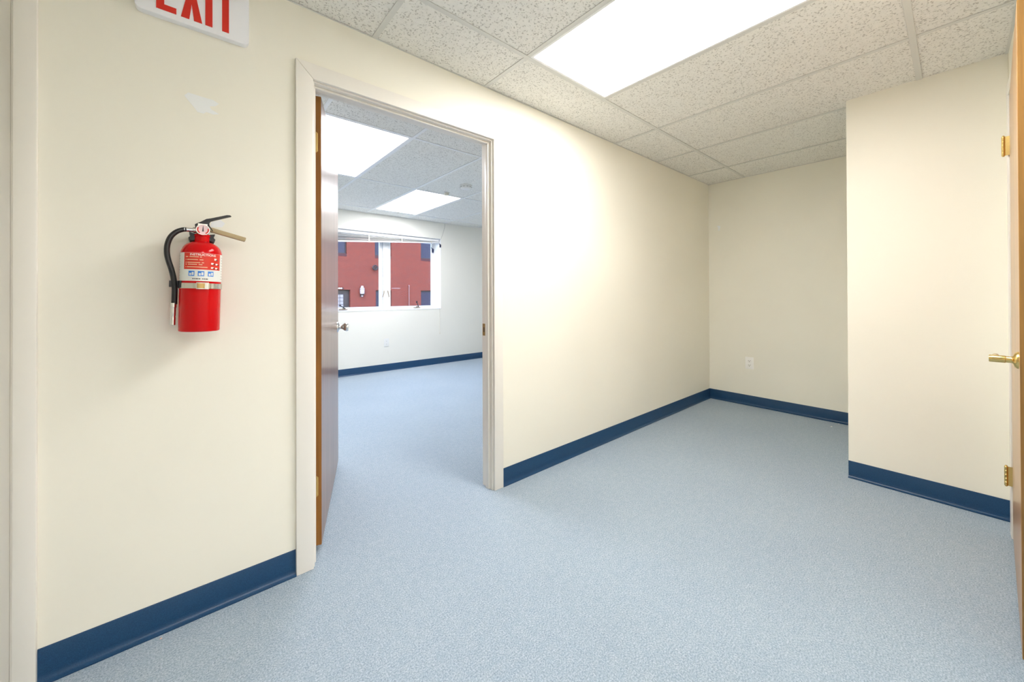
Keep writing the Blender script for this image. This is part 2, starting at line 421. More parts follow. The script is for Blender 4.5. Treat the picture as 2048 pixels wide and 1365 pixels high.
exm = [XN]+[x for x in xs if XN+.01 < x < XB-.01]
kk = lambda k: min(range(len(exm)), key=lambda i: abs(exm[i]-(GX+GM*k)))
ceiling('ceiling', XN, XB, YR, 0, xs, ys, {(kk(1), 1)}, 'suspended ceiling of pitted white tiles over the vestibule',
        drop={(kk(2), 2), (kk(0), 0), (kk(2), 0), (kk(4), 0), (kk(-2), 0)})
yso = [0.885, 0.885+2*GM, 0.885+4*GM]
exo = [XO0]+[x for x in xs if XO0+.01 < x < XO1-.01]
ko = lambda k: min(range(len(exo)), key=lambda i: abs(exo[i]-(GX+GM*k)))
ceiling('ceiling', XO0, XO1, T, YF, xs, yso, {(ko(0), 1), (ko(2), 2)}, 'suspended ceiling of pitted white tiles over the office', TEE=WHITE)

ysn = [YR-.11-.35-2*GM*k for k in range(3)]
exn = [NX0]+[x for x in xs if NX0+.01 < x < NX1-.01]
kn = lambda k: min(range(len(exn)), key=lambda i: abs(exn[i]-(GX+GM*k)))
ceiling('ceiling', NX0, NX1, NY, YR-.11, xs, sorted(ysn), {(kn(-1), 2), (kn(-1), 1)}, 'suspended ceiling of pitted white tiles over the next room')

# ---- ceiling lights
def troffer(x0, x1, y0, y1, mat, label):
    t = empty('ceiling_light', ((x0+x1)/2, (y0+y1)/2, H))
    tag(t, label, 'ceiling light', 'fluorescent ceiling panels')
    W = 0.0115; a, b, c, d = x0+W, x1-W, y0+W, y1-W; f = .012
    mk('light_frame', G().box(a, b, c, c+f, H+.0005, H+.05).box(a, b, d-f, d, H+.0005, H+.05).box(a, a+f, c+f, d-f, H+.0005, H+.05).box(b-f, b, c+f, d-f, H+.0005, H+.05).box(a, b, c, d, H+.045, H+.055), WHITE, t)
    mk('diffuser', G().box(a+f, b-f, c+f, d-f, H+.004, H+.007), mat, t)
    return t
troffer(GX+GM, GX+2*GM, -0.341-2*GM, -0.341, DIFF, 'large glaring white light panel in the vestibule ceiling')
troffer(GX, GX+GM, yso[0], yso[1], DIFFO, 'bright light panel just inside the doorway above the open door')
troffer(GX+2*GM, GX+3*GM, yso[1], yso[2], DIFFO, 'far bright light panel above the office window')

troffer(GX-GM, GX, ysn[1], ysn[0], DIFF_FILL, 'added fill light panel in the unseen next room behind the camera, nearer the doorway')  # unseen panels, added as fill light from behind the camera
troffer(GX-GM, GX, ysn[2], ysn[1], DIFF_FILL, 'added fill light panel in the unseen next room behind the camera, farther from the doorway')

# ---- office doorway trim
def doorframe(name, x0, x1, z1, y0, y1, cw, label, stop=None, sides=(1, 1), ct=.016, front=-1, rev=.006, strike=None):
    """jambs between wall faces y0 (front) and y1, casing on the front face"""
    t = empty(name, ((x0+x1)/2, y0, 0)); struct(t, label, 'door frame')
    jt = .018
    mk('jamb', G().box(x0-jt, x0, y0, y1, 0, z1+jt), TRIMM, t); mk('jamb', G().box(x1, x1+jt, y0, y1, 0, z1+jt), TRIMM, t)
    mk('head_jamb', G().box(x0, x1, y0, y1, z1, z1+jt), TRIMM, t)
    if stop:
        a, b, d = stop
        mk('door_stop', G().box(x0, x0+d, a, b, 0, z1-d), TRIMM, t, bevel=.002); mk('door_stop', G().box(x1-d, x1, a, b, 0, z1-d), TRIMM, t, bevel=.002)
        mk('door_stop', G().box(x0, x1, a, b, z1-d, z1), TRIMM, t, bevel=.002)
    for (yy, s) in ((y0, front), (y1, -front)):
        ya, yb = sorted((yy, yy+s*ct)); r = rev if s == front else rev+.022
        xi0, xi1, zi = x0-r, x1+r, z1+r
        if sides[0]: mk('casing', G().prism([(xi0-cw, 0), (xi0, 0), (xi0, zi), (xi0-cw, zi+cw)], ya, yb), TRIMM, t, bevel=.004, seg=2)
        if sides[1]: mk('casing', G().prism([(xi1, 0), (xi1+cw, 0), (xi1+cw, zi+cw), (xi1, zi)], ya, yb), TRIMM, t, bevel=.004, seg=2)
        mk('casing', G().prism([(xi0-cw, zi+cw), (xi0, zi), (xi1, zi), (xi1+cw, zi+cw)], ya, yb), TRIMM, t, bevel=.004, seg=2)
    return t
fr = doorframe('trim_1', OP0, OP1, OPZ, 0.0, T, CW, 'cream painted door frame around the opening into the office', stop=(.022, .050, .010))
sk = mk('strike_plate', G().box(OP1-.0015, OP1+.001, .060, .086, .853, .921), BRASSD, fr, label='brass strike plate')
mk('latch_hole', G().box(OP1-.0019, OP1+.001, .068, .077, .873, .900), GREY, sk)
doorframe('trim_2', D2A, D2B, OPZ, 0.0, T, .042, 'cream painted door frame at the far left edge')
doorframe('trim_3', RD0, RD1, RDZ, YR, YR-.11, .060, 'cream painted door frame of the brass-hinged door on the right', stop=(YR-.075, YR-.050, .010), front=1)

doorframe('trim_4', ND0, ND1, RDZ, YR, YR-.11, .060, 'cream painted frame of the open doorway beside the camera', front=1)
# ---- doors
# office door, opened into the office
TH = math.radians(70.2)
d1 = empty('door_1', (OP0+.001, T+.006, 0), (0, 0, TH)); struct(d1, 'brown veneer door standing open into the office', 'door')
DW, DT, DZ0, DZ1 = 0.872, 0.040, 0.026, 1.935
# local x along the leaf, face towards the vestibule at y = -0.006-DT
mk('door_leaf', G().box(.003, .003+DW, -.006-DT, -.006, DZ0, DZ1), WOODF, d1, bevel=.0012, seg=1, local=True)
mk('hinge_stile_edge', G().box(.0012, .0031, -.006-DT+.0005, -.0065, DZ0+.001, DZ1-.001), WOODE, d1, local=True, label='orange-brown wood edge')
for zc in (1.737, 0.277):
    poly = [(-.006, zc-.044), (-.028, zc-.044), (-.034, zc-.038), (-.034, zc+.038), (-.028, zc+.044), (-.006, zc+.044)]
    h = mk('hinge', G().prism(poly, -.0005, .0013, 'x').lathe([(.005, zc-.044), (.005, zc+.044)], 14, (-.002, .002, 0)), BRASS, d1, local=True, label='brass hinge')
    for q in (-.03, 0, .03):
        mk('screw', G().lathe([(.003, -.0009), (.003, -.0004)], 10, (0, -.022 if q == 0 else -.016, zc+q), 'x'), BRASSD, h, local=True)
def knob(parent, x, y0, z, s, mat):
    prof = [(.0335, 0), (.0335, .003), (.030, .007), (.016, .011), (.0125, .018), (.0125, .026), (.017, .034), (.0245, .041), (.0275, .050), (.0275, .058), (.025, .0635), (.012, .0655)]
    return mk('door_knob', G().lathe([(r, y0+s*q) for r, q in prof], 28, (x, 0, z), 'y'), mat, parent, local=True, smooth=50, label='satin chrome door knob')
KX = .003+DW-.062
knob(d1, KX, -.006-DT, .886, -1, CHROME); knob(d1, KX, -.006, .886, 1, CHROME)
mk('latch_plate', G().box(.003+DW-.0005, .003+DW+.0012, -.037, -.013, .858, .914), CHROME, d1, local=True)
# closed painted door at the left edge
d2 = empty('door_2', (D2A, 0, 0)); struct(d2, 'closed cream painted door at the far left edge', 'door')
mk('door_leaf', G().box(D2A+.003, D2B-.003, .012, .052, .012, OPZ-.003), TRIMM, d2, bevel=.002)
# right-hand door, ajar into the vestibule
HX, HY = RD1-.004, -1.838
AJ = math.radians(-2.45)
d3 = empty('door_3', (HX, HY, 0), (0, 0, AJ)); struct(d3, 'orange-brown wooden door standing ajar at the right edge', 'door')
RW, RT, RZ0, RZ1 = 0.886, 0.044, 0.012, 1.950
mk('door_leaf', G().box(-RW, 0, -RT, 0, RZ0, RZ1), WOODR, d3, bevel=.0012, seg=1, local=True)
mk('latch_stile_edge', G().box(-RW-.0018, -RW-.0001, -RT+.0005, -.0005, RZ0+.001, RZ1-.001), WOODRE, d3, local=True, label='darker wood edge')
mk('latch_plate', G().box(-RW-.0032, -RW-.0010, -.036, -.010, .846, .904), BRASS, d3, bevel=.001, local=True, label='brass latch plate')
for zc in (1.736, .277):
    h = mk('hinge', G().box(-.001, .002, -.004, .013, zc-.042, zc+.042), BRASS, d3, local=True, label='brass butt hinge')
    for q in range(5):
        mk('knuckle', G().lathe([(.0052, zc-.042+q*.0168), (.0058, zc-.041+q*.0168), (.0058, zc-.0262+q*.0168), (.0052, zc-.0254+q*.0168)], 14, (.001, .017, 0)), BRASS, h, local=True)
    mk('hinge_pin', G().lathe([(.003, zc-.046), (.0045, zc-.043), (.0045, zc+.043), (.003, zc+.047)], 12, (.001, .017, 0)), BRASS, h, local=True)
lv = mk('lever_handle', G().lathe([(.026, 0), (.026, .003), (.022, .008), (.012, .011), (.010, .014), (.010, .026)], 28, (-RW+.064, 0, .880), 'y'), BRASS, d3, local=True, smooth=50, label='brass lever handle')
lx = -RW+.064
g = G().lathe([(.0085, .0235), (.0112, .0255), (.0112, .0555), (.0100, .0572)], 24, (lx, 0, .880), 'y')
g.tube([(lx, .045, .880), (lx+.03, .045, .880), (lx+.095, .044, .879), (lx+.108, .043, .878)], [.009, .0088, .0080, .0055], 16)
mk('lever_grip', g, BRASS, lv, local=True, smooth=50)
knob_in = mk('inner_rose', G().lathe([(.026, -RT), (.026, -RT-.004), (.012, -RT-.011), (.010, -RT-.04)], 24, (lx, 0, .880), 'y'), BRASS, d3, local=True, smooth=50)

# ================================================================== OFFICE WINDOW
wn = empty('window_1', ((WX0+WX1)/2, YF+.19, WZ0)); struct(wn, 'wide white two-sash casement window in the office', 'window')
FY0, FY1 = YF+.175, YF+.255
MX0, MX1 = 2.150, 2.225
f = .022
mk('window_frame', G().box(WX0, WX1, FY0, FY1, WZ0, WZ0+f).box(WX0, WX1, FY0, FY1, WZ1-f, WZ1).box(WX0, WX0+f, FY0, FY1, WZ0+f, WZ1-f).box(WX1-f, WX1, FY0, FY1, WZ0+f, WZ1-f), WHITE, wn, bevel=.002, seg=1)
mk('reveal_lining', G().box(WX1-.002, WX1-.0002, YF+.0005, FY0, WZ0, WZ1).box(WX0+.0002, WX0+.002, YF+.0005, FY0, WZ0, WZ1).box(WX0+.002, WX1-.002, YF+.0005, FY0, WZ1-.002, WZ1-.0002), WHITE, wn)
mk('window_sill', G().box(WX0+.002, WX1-.002, YF-.004, FY0, WZ0+.0002, WZ0+.010), WHITE, wn, bevel=.003)
mk('mullion', G().box(MX0, MX1, FY0-.008, FY1, WZ0+f, WZ1-f).box(MX0+.022, MX1-.022, FY0-.014, FY0-.008, WZ0+f, WZ1-f), WHITE, wn, bevel=.002, seg=1)
def sash(x0, x1, crank_x, ang, lock_x):
    s = .042; y0, y1 = FY0+.012, FY0+.048; z0, z1 = WZ0+f, WZ1-f
    o = mk('sash', G().box(x0, x1, y0, y1, z0, z0+.030).box(x0, x1, y0, y1, z1-s, z1).box(x0, x0+s, y0, y1, z0+.030, z1-s).box(x1-s, x1, y0, y1, z0+.030, z1-s), WHITE, wn, bevel=.003, seg=1)
    mk('glass_pane', G().box(x0+s-.004, x1-s+.004, y0+.016, y0+.019, z0+.026, z1-s+.004), GLASS, o)
    c = mk('crank_operator', G().box(crank_x-.06, crank_x+.05, FY0-.018, FY0, z0-.002, z0+.010).prism([(crank_x-.022, z0+.010), (crank_x+.022, z0+.010), (crank_x+.012, z0+.026), (crank_x-.012, z0+.026)], FY0-.026, FY0-.002), CRANKB, wn, bevel=.002, seg=1, label='beige crank base')
    L = .085
    a = ang; p0 = Vector((crank_x+.012, FY0-.030, z0+.016)); p1 = p0+Vector((L*math.cos(a)*.55, -.012, L*math.sin(a)*.55)); p2 = p0+Vector((L*math.cos(a), -.008, L*math.sin(a)))
    mk('crank_handle', G().tube(spline([p0, p1, p2], 5), [.007]*10+[.009], 10).tube([p2, p2+Vector((0, -.028, .004))], .010, 10), BLACKM, c, label='black folding crank handle')
    mk('sash_lock', G().tube(spline([(lock_x, FY0-.016, 1.150), (lock_x+(.006 if lock_x > 2.19 else -.006), FY0-.026, 1.115), (lock_x+(.02 if lock_x > 2.19 else -.02), FY0-.020, 1.055)], 4), .007, 8), CRANKB, wn)
    return o
sash(WX0+f, MX0-.004, 1.600, math.radians(150), 2.160)
sash(MX1+.004, WX1-f, 2.690, math.radians(118), 2.215)

# ---- raised venetian blind, hanging crooked
bl = empty('window_blind', (2.23, YF+.05, WZ1)); tag(bl, 'white venetian blind pulled up crooked over the office window', 'blind')
BX0, BX1, BY = WX0+.008, WX1-.012, YF+.050
mk('head_rail', G().box(BX0, BX1, BY-.016, BY+.018, WZ1-.045, WZ1-.006), WHITE, bl, bevel=.002, seg=1)
NS = 16
zl0, zl1, zr0, zr1 = WZ1-.052, 1.822, WZ1-.050, 1.930
for i in range(NS):
    t = i/(NS-1)
    t2 = t if i < NS-4 else t      # slats fan out towards the low left end
    za, zb = zl0+(zl1-zl0)*t2, zr0+(zr1-zr0)*t2
    tilt = random.uniform(-.004, .004)
    g = G(); v = []
    for x, z in ((BX0+.004, za), (BX1-.006, zb)):
        for dy, dz in ((-.0125, -.0016+tilt), (-.004, .0006), (.004, .0006), (.0125, -.0016-tilt)):
            v.append((x, BY+dy, z+dz))
    v2 = [(x, y, z-.0006) for x, y, z in v]
    fs = [(k, k+1, k+5, k+4) for k in range(3)]; fb = [(a_+8, b_+8, c_+8, d_+8) for a_, b_, c_, d_ in fs]
    g.add(v+v2, fs+[q[::-1] for q in fb]+[(0, 4, 12, 8), (3, 11, 15, 7), (0, 8, 9, 1), (1, 9, 10, 2), (2, 10, 11, 3), (4, 5, 13, 12), (5, 6, 14, 13), (6, 7, 15, 14)])
    mk('slat', g, SLAT, bl)
ang = math.atan2(zr1-zl1, BX1-BX0)
g = G().prism([(BX0+.004, zl1-.022), (BX1-.006, zr1-.020), (BX1-.006, zr1-.006), (BX0+.004, zl1-.006)], BY-.0135, BY+.0135)
mk('bottom_rail', g, WHITE, bl, bevel=.003)
for x in (1.90, 2.385, 2.868):
    t = (x-BX0)/(BX1-BX0); zb = zl1+(zr1-zl1)*t
    mk('ladder_tape', G().box(x-.007, x+.007, BY-.0150, BY-.0142, zb-.024, WZ1-.045), CORDM, bl)
mk('pull_cord', G().tube([(2.988, YF-.004, WZ1-.03), (2.988, YF-.006, 1.3), (2.988, YF-.006, .498)], .0016, 6).tube([(2.988, BY-.016, WZ1-.028), (2.988, YF-.004, WZ1-.03)], .0016, 6), CORDM, bl)
mk('cord_tassel', G().lathe([(.002, .502), (.004, .497), (.0065, .472), (.0055, .466)], 12, (2.988, YF-.007, 0)), CORDM, bl)
tag(mk('loose_wire', G().tube(spline([(3.086, YF-.003, H-.004), (3.080, YF-.004, 2.16), (3.05, YF-.004, 2.06), (3.017, YF-.003, 1.978)], 5), .0022, 6), WIREM), 'thin loose wire from the office ceiling to the blind end', 'wire')
# two dark hooks at the corner of the window
def hook(x, y, z, s, label):
    t = empty('blind_hook', (x, y, z)); tag(t, label, 'hook', 'dark hooks at the window corner')
    mk('hook_plate', G().prism([(x-.012*s, z-.028*s), (x+.012*s, z-.028*s), (x+.016*s, z+.018*s), (x, z+.03*s), (x-.016*s, z+.018*s)], y-.004, y+.004), DARKBLUE, t, bevel=.002)
    mk('hook_arm', G().tube(spline([(x, y-.004, z+.012*s), (x-.018*s, y-.022, z+.022*s), (x-.034*s, y-.018, z+.034*s)], 4), .006, 8), DARKBLUE, t)
    return t
hook(2.965, FY0-.006, 1.80, 1.25, 'lower dark blue hook on the frame at the window corner')
hook(3.002, YF-.006, 1.862, .9, 'upper dark blue hook on the reveal edge at the window corner')

# ================================================================== WALL & CEILING FIXTURES
def outlet(o, u, n_, z, label, plate=PLATE, slot=GREY):
    """o: wall point, u: unit vector along the wall, n_: normal into the room"""
    t = empty('power_outlet', (o[0], o[1], z)); tag(t, label, 'outlet')
    def B(a0, a1, d0, d1, z0, z1):
        g = G(); 
        g.box(a0, a1, d0, d1, z0, z1)
        g.v = [(o[0]+u[0]*a+n_[0]*d, o[1]+u[1]*a+n_[1]*d, z+zz) for a, d, zz in g.v]; return g
    mk('cover_plate', B(-.036, .036, 0, .005, -.058, .058), plate, t, bevel=.002)
    for s in (-1, 1):
        r = mk('receptacle', B(-.017, .017, .004, .0065, s*.021-.014, s*.021+.014), plate, t, bevel=.0012, seg=1)
        g = B(-.0085, -.0055, .0060, .0068, s*.021-.002, s*.021+.008); h = B(.0055, .0085, .0060, .0068, s*.021-.002, s*.021+.007); g.add(h.v, h.f); h = B(-.003, .003, .0060, .0068, s*.021-.011, s*.021-.005); g.add(h.v, h.f)
        mk('socket_slots', g, slot, r)
    return t
outlet((XB, -.374), (0, 1), (-1, 0), .412, 'white double power outlet on the cream end wall')
outlet((2.130, YF), (1, 0), (0, -1), .405, 'pale double power outlet below the office window', OFFWHITE, base('slot_pale', (.42, .41, .39), .6)[0])

sd = empty('smoke_detector', (2.185, 1.650, H)); tag(sd, 'round white smoke detector on the office ceiling', 'smoke detector')
mk('mounting_base', G().lathe([(.062, H+.003), (.062, H-.010), (.060, H-.012)], 32, (2.185, 1.65, 0)), OFFWHITE, sd)
mk('detector_dome', G().lathe([(.056, H-.012), (.057, H-.022), (.050, H-.034), (.020, H-.040)], 32, (2.185, 1.65, 0)), OFFWHITE, sd, smooth=50)
for k in range(10):
    a = 2*math.pi*k/10
    mk('vent_slot', G().box(2.185+.0555*math.cos(a)-.006, 2.185+.0555*math.cos(a)+.006, 1.65+.0555*math.sin(a)-.006, 1.65+.0555*math.sin(a)+.006, H-.020, H-.015), WIREM, sd)
sp_ = empty('ceiling_sensor', (2.170, 2.018, H)); tag(sp_, 'small beige ceiling sensor between smoke detector and far light', 'sensor')
mk('sensor_base', G().lathe([(.034, H+.003), (.034, H-.004)], 24, (2.17, 2.018, 0)), OFFWHITE, sp_)
mk('sensor_body', G().lathe([(.028, H-.004), (.027, H-.026), (.022, H-.030)], 24, (2.17, 2.018, 0)), CORDM, sp_)

# ---- EXIT sign
ex_ = empty('exit_sign', (.014, 0, 1.985)); tag(ex_, 'white exit sign with red letters on the wall above the extinguisher', 'sign')
SX0, SX1, SZ0, SZ1 = -.132, .160, 1.985, 2.178
def rrect(x0, x1, z0, z1, r, n=6):
    o = []
    for cx, cz, a0 in ((x1-r, z0+r, -90), (x1-r, z1-r, 0), (x0+r, z1-r, 90), (x0+r, z0+r, 180)):
        for i in range(n+1):
            a = math.radians(a0+90*i/n); o.append((cx+r*math.cos(a), cz+r*math.sin(a)))
    return o
mk('sign_body', G().prism(rrect(SX0, SX1, SZ0, SZ1, .016), 0, -.026), SIGNW, ex_, bevel=.003, seg=3)
FYs = -.0262
LZ0, LZ1 = 2.004, 2.156
sw = .019
def letter(polys, nm):
    g = G()
    for pl in polys: g.prism(pl, FYs+.0005, FYs-.0012)
    mk(nm, g, SIGNR, ex_)
def R(x0, x1, z0, z1): return [(x0, z0), (x1, z0), (x1, z1), (x0, z1)]
a, b = -.083, -.035; zm = (LZ0+LZ1)/2
letter([R(a, a+sw, LZ0, LZ1), R(a+sw, b, LZ0, LZ0+sw), R(a+sw, b, LZ1-sw, LZ1), R(a+sw, b-.006, zm-sw/2, zm+sw/2)], 'letter')
a, b = -.024, .030; cxm = (a+b)/2
letter([[(a, LZ0), (a+sw+.002, LZ0), (cxm, zm-.024), (b-sw-.002, LZ0), (b, LZ0), (cxm+.0125, zm), (b, LZ1), (b-sw-.002, LZ1), (cxm, zm+.024), (a+sw+.002, LZ1), (a, LZ1), (cxm-.0125, zm)]], 'letter')
letter([R(.038, .038+sw, LZ0, LZ1)], 'letter')
letter([R(.083, .083+sw, LZ0, LZ1-sw), R(.066, .119, LZ1-sw, LZ1)], 'letter')

# ---- fire extinguisher on its wall bracket
EX, EY, EZ = 0.0215, -0.078, 0.972
TILT = (0, math.radians(1.4), 0)
br = empty('extinguisher_bracket', (EX, EY, EZ), TILT); tag(br, 'black wall bracket with a steel strap round the fire extinguisher', 'bracket')
mk('back_plate', G().box(-.020, .020, .056, .078, .05, .32), BLACKM, br, bevel=.002, local=True)
mk('strap', G().patch(.0538, -math.pi, math.pi, .1365, .1535, .0010, 64), STEEL, br, local=True, label='steel strap')
bk = mk('buckle', G().patch(.0549, math.radians(-12), math.radians(20), .1345, .1560, .0028, 10), CHROME, br, bevel=.0008, seg=1, local=True, label='folded steel buckle')
mk('buckle_lever', G().patch(.0578, math.radians(-10), math.radians(9), .1375, .1530, .0016, 8), BRASSD, bk, local=True)
mk('strap_fold', G().patch(.0549, math.radians(26), math.radians(62), .1375, .1525, .0012, 10), CHROME, br, local=True)
for s in (-1, 1):
    mk('hook_ear', G().prism([(s*.016, .294), (s*.031, .289), (s*.034, .300), (s*.029, .306), (s*.033, .318), (s*.016, .314)], -.004, .058), BLACKM, br, bevel=.001, seg=1, local=True)
mk('hose_clip', G().patch(.0536, math.radians(-88), math.radians(-60), .138, .160, .002, 6).box(-.076, -.050, -.004, .006, .140, .160), BLACKM, br, local=True)

fe = empty('fire_extinguisher', (EX, EY, EZ), TILT); tag(fe, 'red fire extinguisher with black hose strapped to the cream wall', 'fire extinguisher')
RB = .0525
prof = [(.046, 0.003), (.049, 0), (.0515, .0015), (RB, .005), (RB, .2455)]
for i in range(1, 9):
    a = math.pi/2*i/8.6
    prof.append((.0195+(RB-.0195)*math.cos(a), .2455+.042*math.sin(a)))
prof += [(.0195, .2895)]
mk('cylinder', G().lathe(prof, 64), RED, fe, local=True, smooth=40)
mk('neck_collar', G().lathe([(.0190, .286), (.0190, .306), (.0205, .3065), (.0205, .3115), (.0185, .312), (.0175, .314)], 40), RED, fe, local=True)
vb = mk('valve_body', G().lathe([(.0165, .3135), (.0165, .335), (.013, .340)], 24).box(-.012, .013, -.011, .011, .334, .348).lathe([(.009, -.024), (.009, 0)], 16, (0, 0, .326), 'x'), STEEL, fe, bevel=.001, seg=1, local=True)
ga = mk('pressure_gauge', G().lathe([(.0182, -.014), (.0182, -.027), (.0168, -.0285), (.0160, -.0285), (.0160, -.0268)], 32, (.001, 0, .326), 'y'), CHROME, fe, local=True, label='round pressure gauge')
mk('gauge_face', G().lathe([(.0158, -.0262), (.0158, -.0272)], 32, (.001, 0, .326), 'y'), GAUGE, ga, local=True)
def arc(c, r0, r1, a0, a1, y0, y1, n=14):
    pl = [(c[0]+r1*math.cos(a0+(a1-a0)*i/n), c[1]+r1*math.sin(a0+(a1-a0)*i/n)) for i in range(n+1)] + [(c[0]+r0*math.cos(a1+(a0-a1)*i/n), c[1]+r0*math.sin(a1+(a0-a1)*i/n)) for i in range(n+1)]
    return G().prism(pl, y0, y1)
mk('gauge_red_arc', arc((.001, .326), .0115, .0148, math.radians(150), math.radians(235), -.0271, -.0276), LABELR, ga, local=True)
mk('gauge_red_arc', arc((.001, .326), .0115, .0148, math.radians(-60), math.radians(20), -.0271, -.0276), LABELR, ga, local=True)
mk('gauge_needle', G().prism([(-.001, .320), (.003, .320), (.0015, .338), (.0005, .338)], -.0277, -.0281), LABELK, ga, local=True)
# squeeze lever and carrying handle
lev = [(-.017, .330), (-.0195, .3440), (-.004, .3545), (.009, .3650), (.020, .3685), (.062, .3860), (.0705, .3865), (.0745, .3835), (.066, .3800), (.030, .3640), (.020, .3590), (.0165, .3510), (.0185, .3380), (.017, .330)]
mk('squeeze_lever', G().prism(lev, -.010, .010), BLACKM, fe, bevel=.0016, local=True, label='black squeeze lever')
hd = G().box(0, .101, -.0095, .0095, -.0072, .0072)
hd.tf(Matrix.Translation((.017, 0, .3325)) @ Matrix.Rotation(math.radians(13.2), 4, 'Y'))
mk('carry_handle', hd, TAN, fe, bevel=.0035, seg=3, local=True, label='tan carrying handle')
mk('pull_pin', G().tube([(.014, -.014, .345), (.014, .014, .345)], .0018, 8).tube(spline([(.014, -.014, .345), (.020, -.017, .336), (.026, -.015, .326)], 4), .0012, 6), LABELK, fe, local=True)
tg = G().prism([(.020, .340), (.050, .344), (.058, .358), (.046, .368), (.022, .358)], -.001, -.0018)
mk('paper_tag', tg, TAGM, fe, local=True, label='small pale paper tag')
# hose, fitting and nozzle
mk('hose_fitting', G().lathe([(.0085, -.017), (.0085, -.0215), (.0070, -.022), (.0070, -.0425), (.0080, -.0430), (.0080, -.0450)], 20, (0, 0, .325), 'x'), CHROME, fe, local=True, label='crimped silver hose fitting')
hp = [(-.040, 0, .325), (-.050, -.001, .3225), (-.063, -.002, .3140), (-.0755, -.004, .2970), (-.0825, -.006, .2720), (-.0830, -.006, .2450), (-.0785, -.006, .2200), (-.0715, -.005, .1950), (-.0660, -.003, .1680), (-.0630, 0, .1400), (-.0625, 0, .1150), (-.0625, 0, .0860)]
mk('hose', G().tube(spline(hp, 6), .0072, 16), BLACK, fe, local=True, smooth=60, label='black rubber hose')
mk('nozzle', G().lathe([(.0078, .090), (.0078, .076), (.0066, .0745), (.0066, .050), (.0058, .047), (.0066, .044), (.0066, .021), (.0045, .019)], 20, (-.0645, 0, 0)), CHROME, fe, local=True, label='silver nozzle')
# label wrap with its print
lb = mk('label', G().patch(RB, math.radians(-112), math.radians(112), .1600, .2490, .0003, 48), LABELW, fe, local=True, label='white wrap-around instruction label')
mk('instruction_panel', G().patch(RB+.0003, math.radians(-52), math.radians(60), .1965, .2485, .0002, 30), LABELR, lb, local=True)
def wrap_text(name, body, size, a_c, z, width, mat):
    cu = bpy.data.curves.new('txt', 'FONT'); cu.body = body; cu.size = size; cu.align_x = 'CENTER'; cu.offset = size*.02
    to = bpy.data.objects.new('txt', cu); C.objects.link(to)
    bpy.context.view_layer.update()
    dg = bpy.context.evaluated_depsgraph_get(); me = bpy.data.meshes.new_from_object(to.evaluated_get(dg))
    C.objects.unlink(to); bpy.data.objects.remove(to); bpy.data.curves.remove(cu)
    xs_ = [v_.co.x for v_ in me.vertices]; s = width/(max(xs_)-min(xs_)); r = RB+.0007
    for v_ in me.vertices:
        a = a_c+v_.co.x*s/r; zz = z+v_.co.y
        v_.co = (r*math.sin(a), -r*math.cos(a), zz)
    me.materials.append(mat)
    o = bpy.data.objects.new(name, me); C.objects.link(o); o.parent = lb; return o
wrap_text('heading_text', 'INSTRUCTIONS', .0088, math.radians(4), .2400, .068, LABELWT)
g = G()
for z, segs in ((.2345, [(-46, -38), (-34, -8), (-5, 0)]), (.2255, [(-46, -44), (-41, -10), (-6, 4)]), (.2165, [(-46, -43), (-40, -4), (0, 6)]), (.2105, [(-46, -42), (-38, -12), (-8, 2)]), (.2025, [(-46, -44), (-41, 16)])):
    for a, b in segs: g.patch(RB+.0005, math.radians(a), math.radians(b), z, z+.0026, .0002, 6)
mk('instruction_lines', g, LABELT, lb, local=True)
g = G(); gk = G()
for a, z, h in ((40, .2280, .0062), (30, .2140, .0055), (45, .2130, .0052), (30, .2010, .0050), (44, .2000, .0050)):
    g.patch(RB+.0005, math.radians(a-4), math.radians(a+4), z, z+h, .0002, 4)
    gk.patch(RB+.0008, math.radians(a+2), math.radians(a+8), z-.001, z+.0016, .0002, 3)
mk('pictogram', g, LABELWT, lb, local=True); mk('pictogram_figure', gk, LABELK, lb, local=True)
for a in (-27, -1, 26):
    mk('class_square', G().patch(RB+.0003, math.radians(a-8.5), math.radians(a+8.5), .1755, .1915, .0002, 8), LABELB, lb, local=True)
    g = G().patch(RB+.0005, math.radians(a-6), math.radians(a-.5), .1775, .1850, .0002, 4).patch(RB+.0005, math.radians(a+1), math.radians(a+6.5), .1785, .1880, .0002, 4)
    mk('class_symbol', g, LABELW, lb, local=True)
g = G()
for a, b in ((-24, -20), (-19, -16), (-15, -8), (-7, -2), (2, 5), (6, 10), (11, 18)):
    g.patch(RB+.0003, math.radians(a), math.radians(b), .1655, .1682, .0002, 4)
mk('caption_print', g, LABELK, lb, local=True)
for sd_ in (-1, 1):
    g = G()
    for k in range(9):
        a0 = 68 if sd_ > 0 else -96
        g.patch(RB+.0003, math.radians(a0), math.radians(a0+random.uniform(16, 26)), .168+k*.0088, .1694+k*.0088, .0002, 5)
    mk('fine_print', g, WIREM, lb, local=True)

# ---- specks on the carpet
def speck(x, y, s, mat, label):
    g = G().add([(x-s, y-s*.6, .0005), (x+s*.8, y-s*.8, .0005), (x+s, y+s*.7, .0005), (x-s*.7, y+s, .0005), (x-s*.3, y-.1*s, s*.9), (x+s*.4, y+s*.2, s*.7)],
                [(3, 2, 1, 0), (0, 1, 5, 4), (1, 2, 5), (2, 3, 4, 5), (3, 0, 4)])
    tag(mk('crumb', g, mat), label, 'crumb')
speck(-.071, -.033, .0030, SPECKP, 'tiny pinkish crumb on the carpet below the fire extinguisher')
speck(3.96, -1.018, .0070, SPECKW, 'tiny white crumb on the carpet near the boxed-out wall')
speck(4.085, -1.045, .0055, SPECKW, 'smaller white crumb at the end wall baseboard')

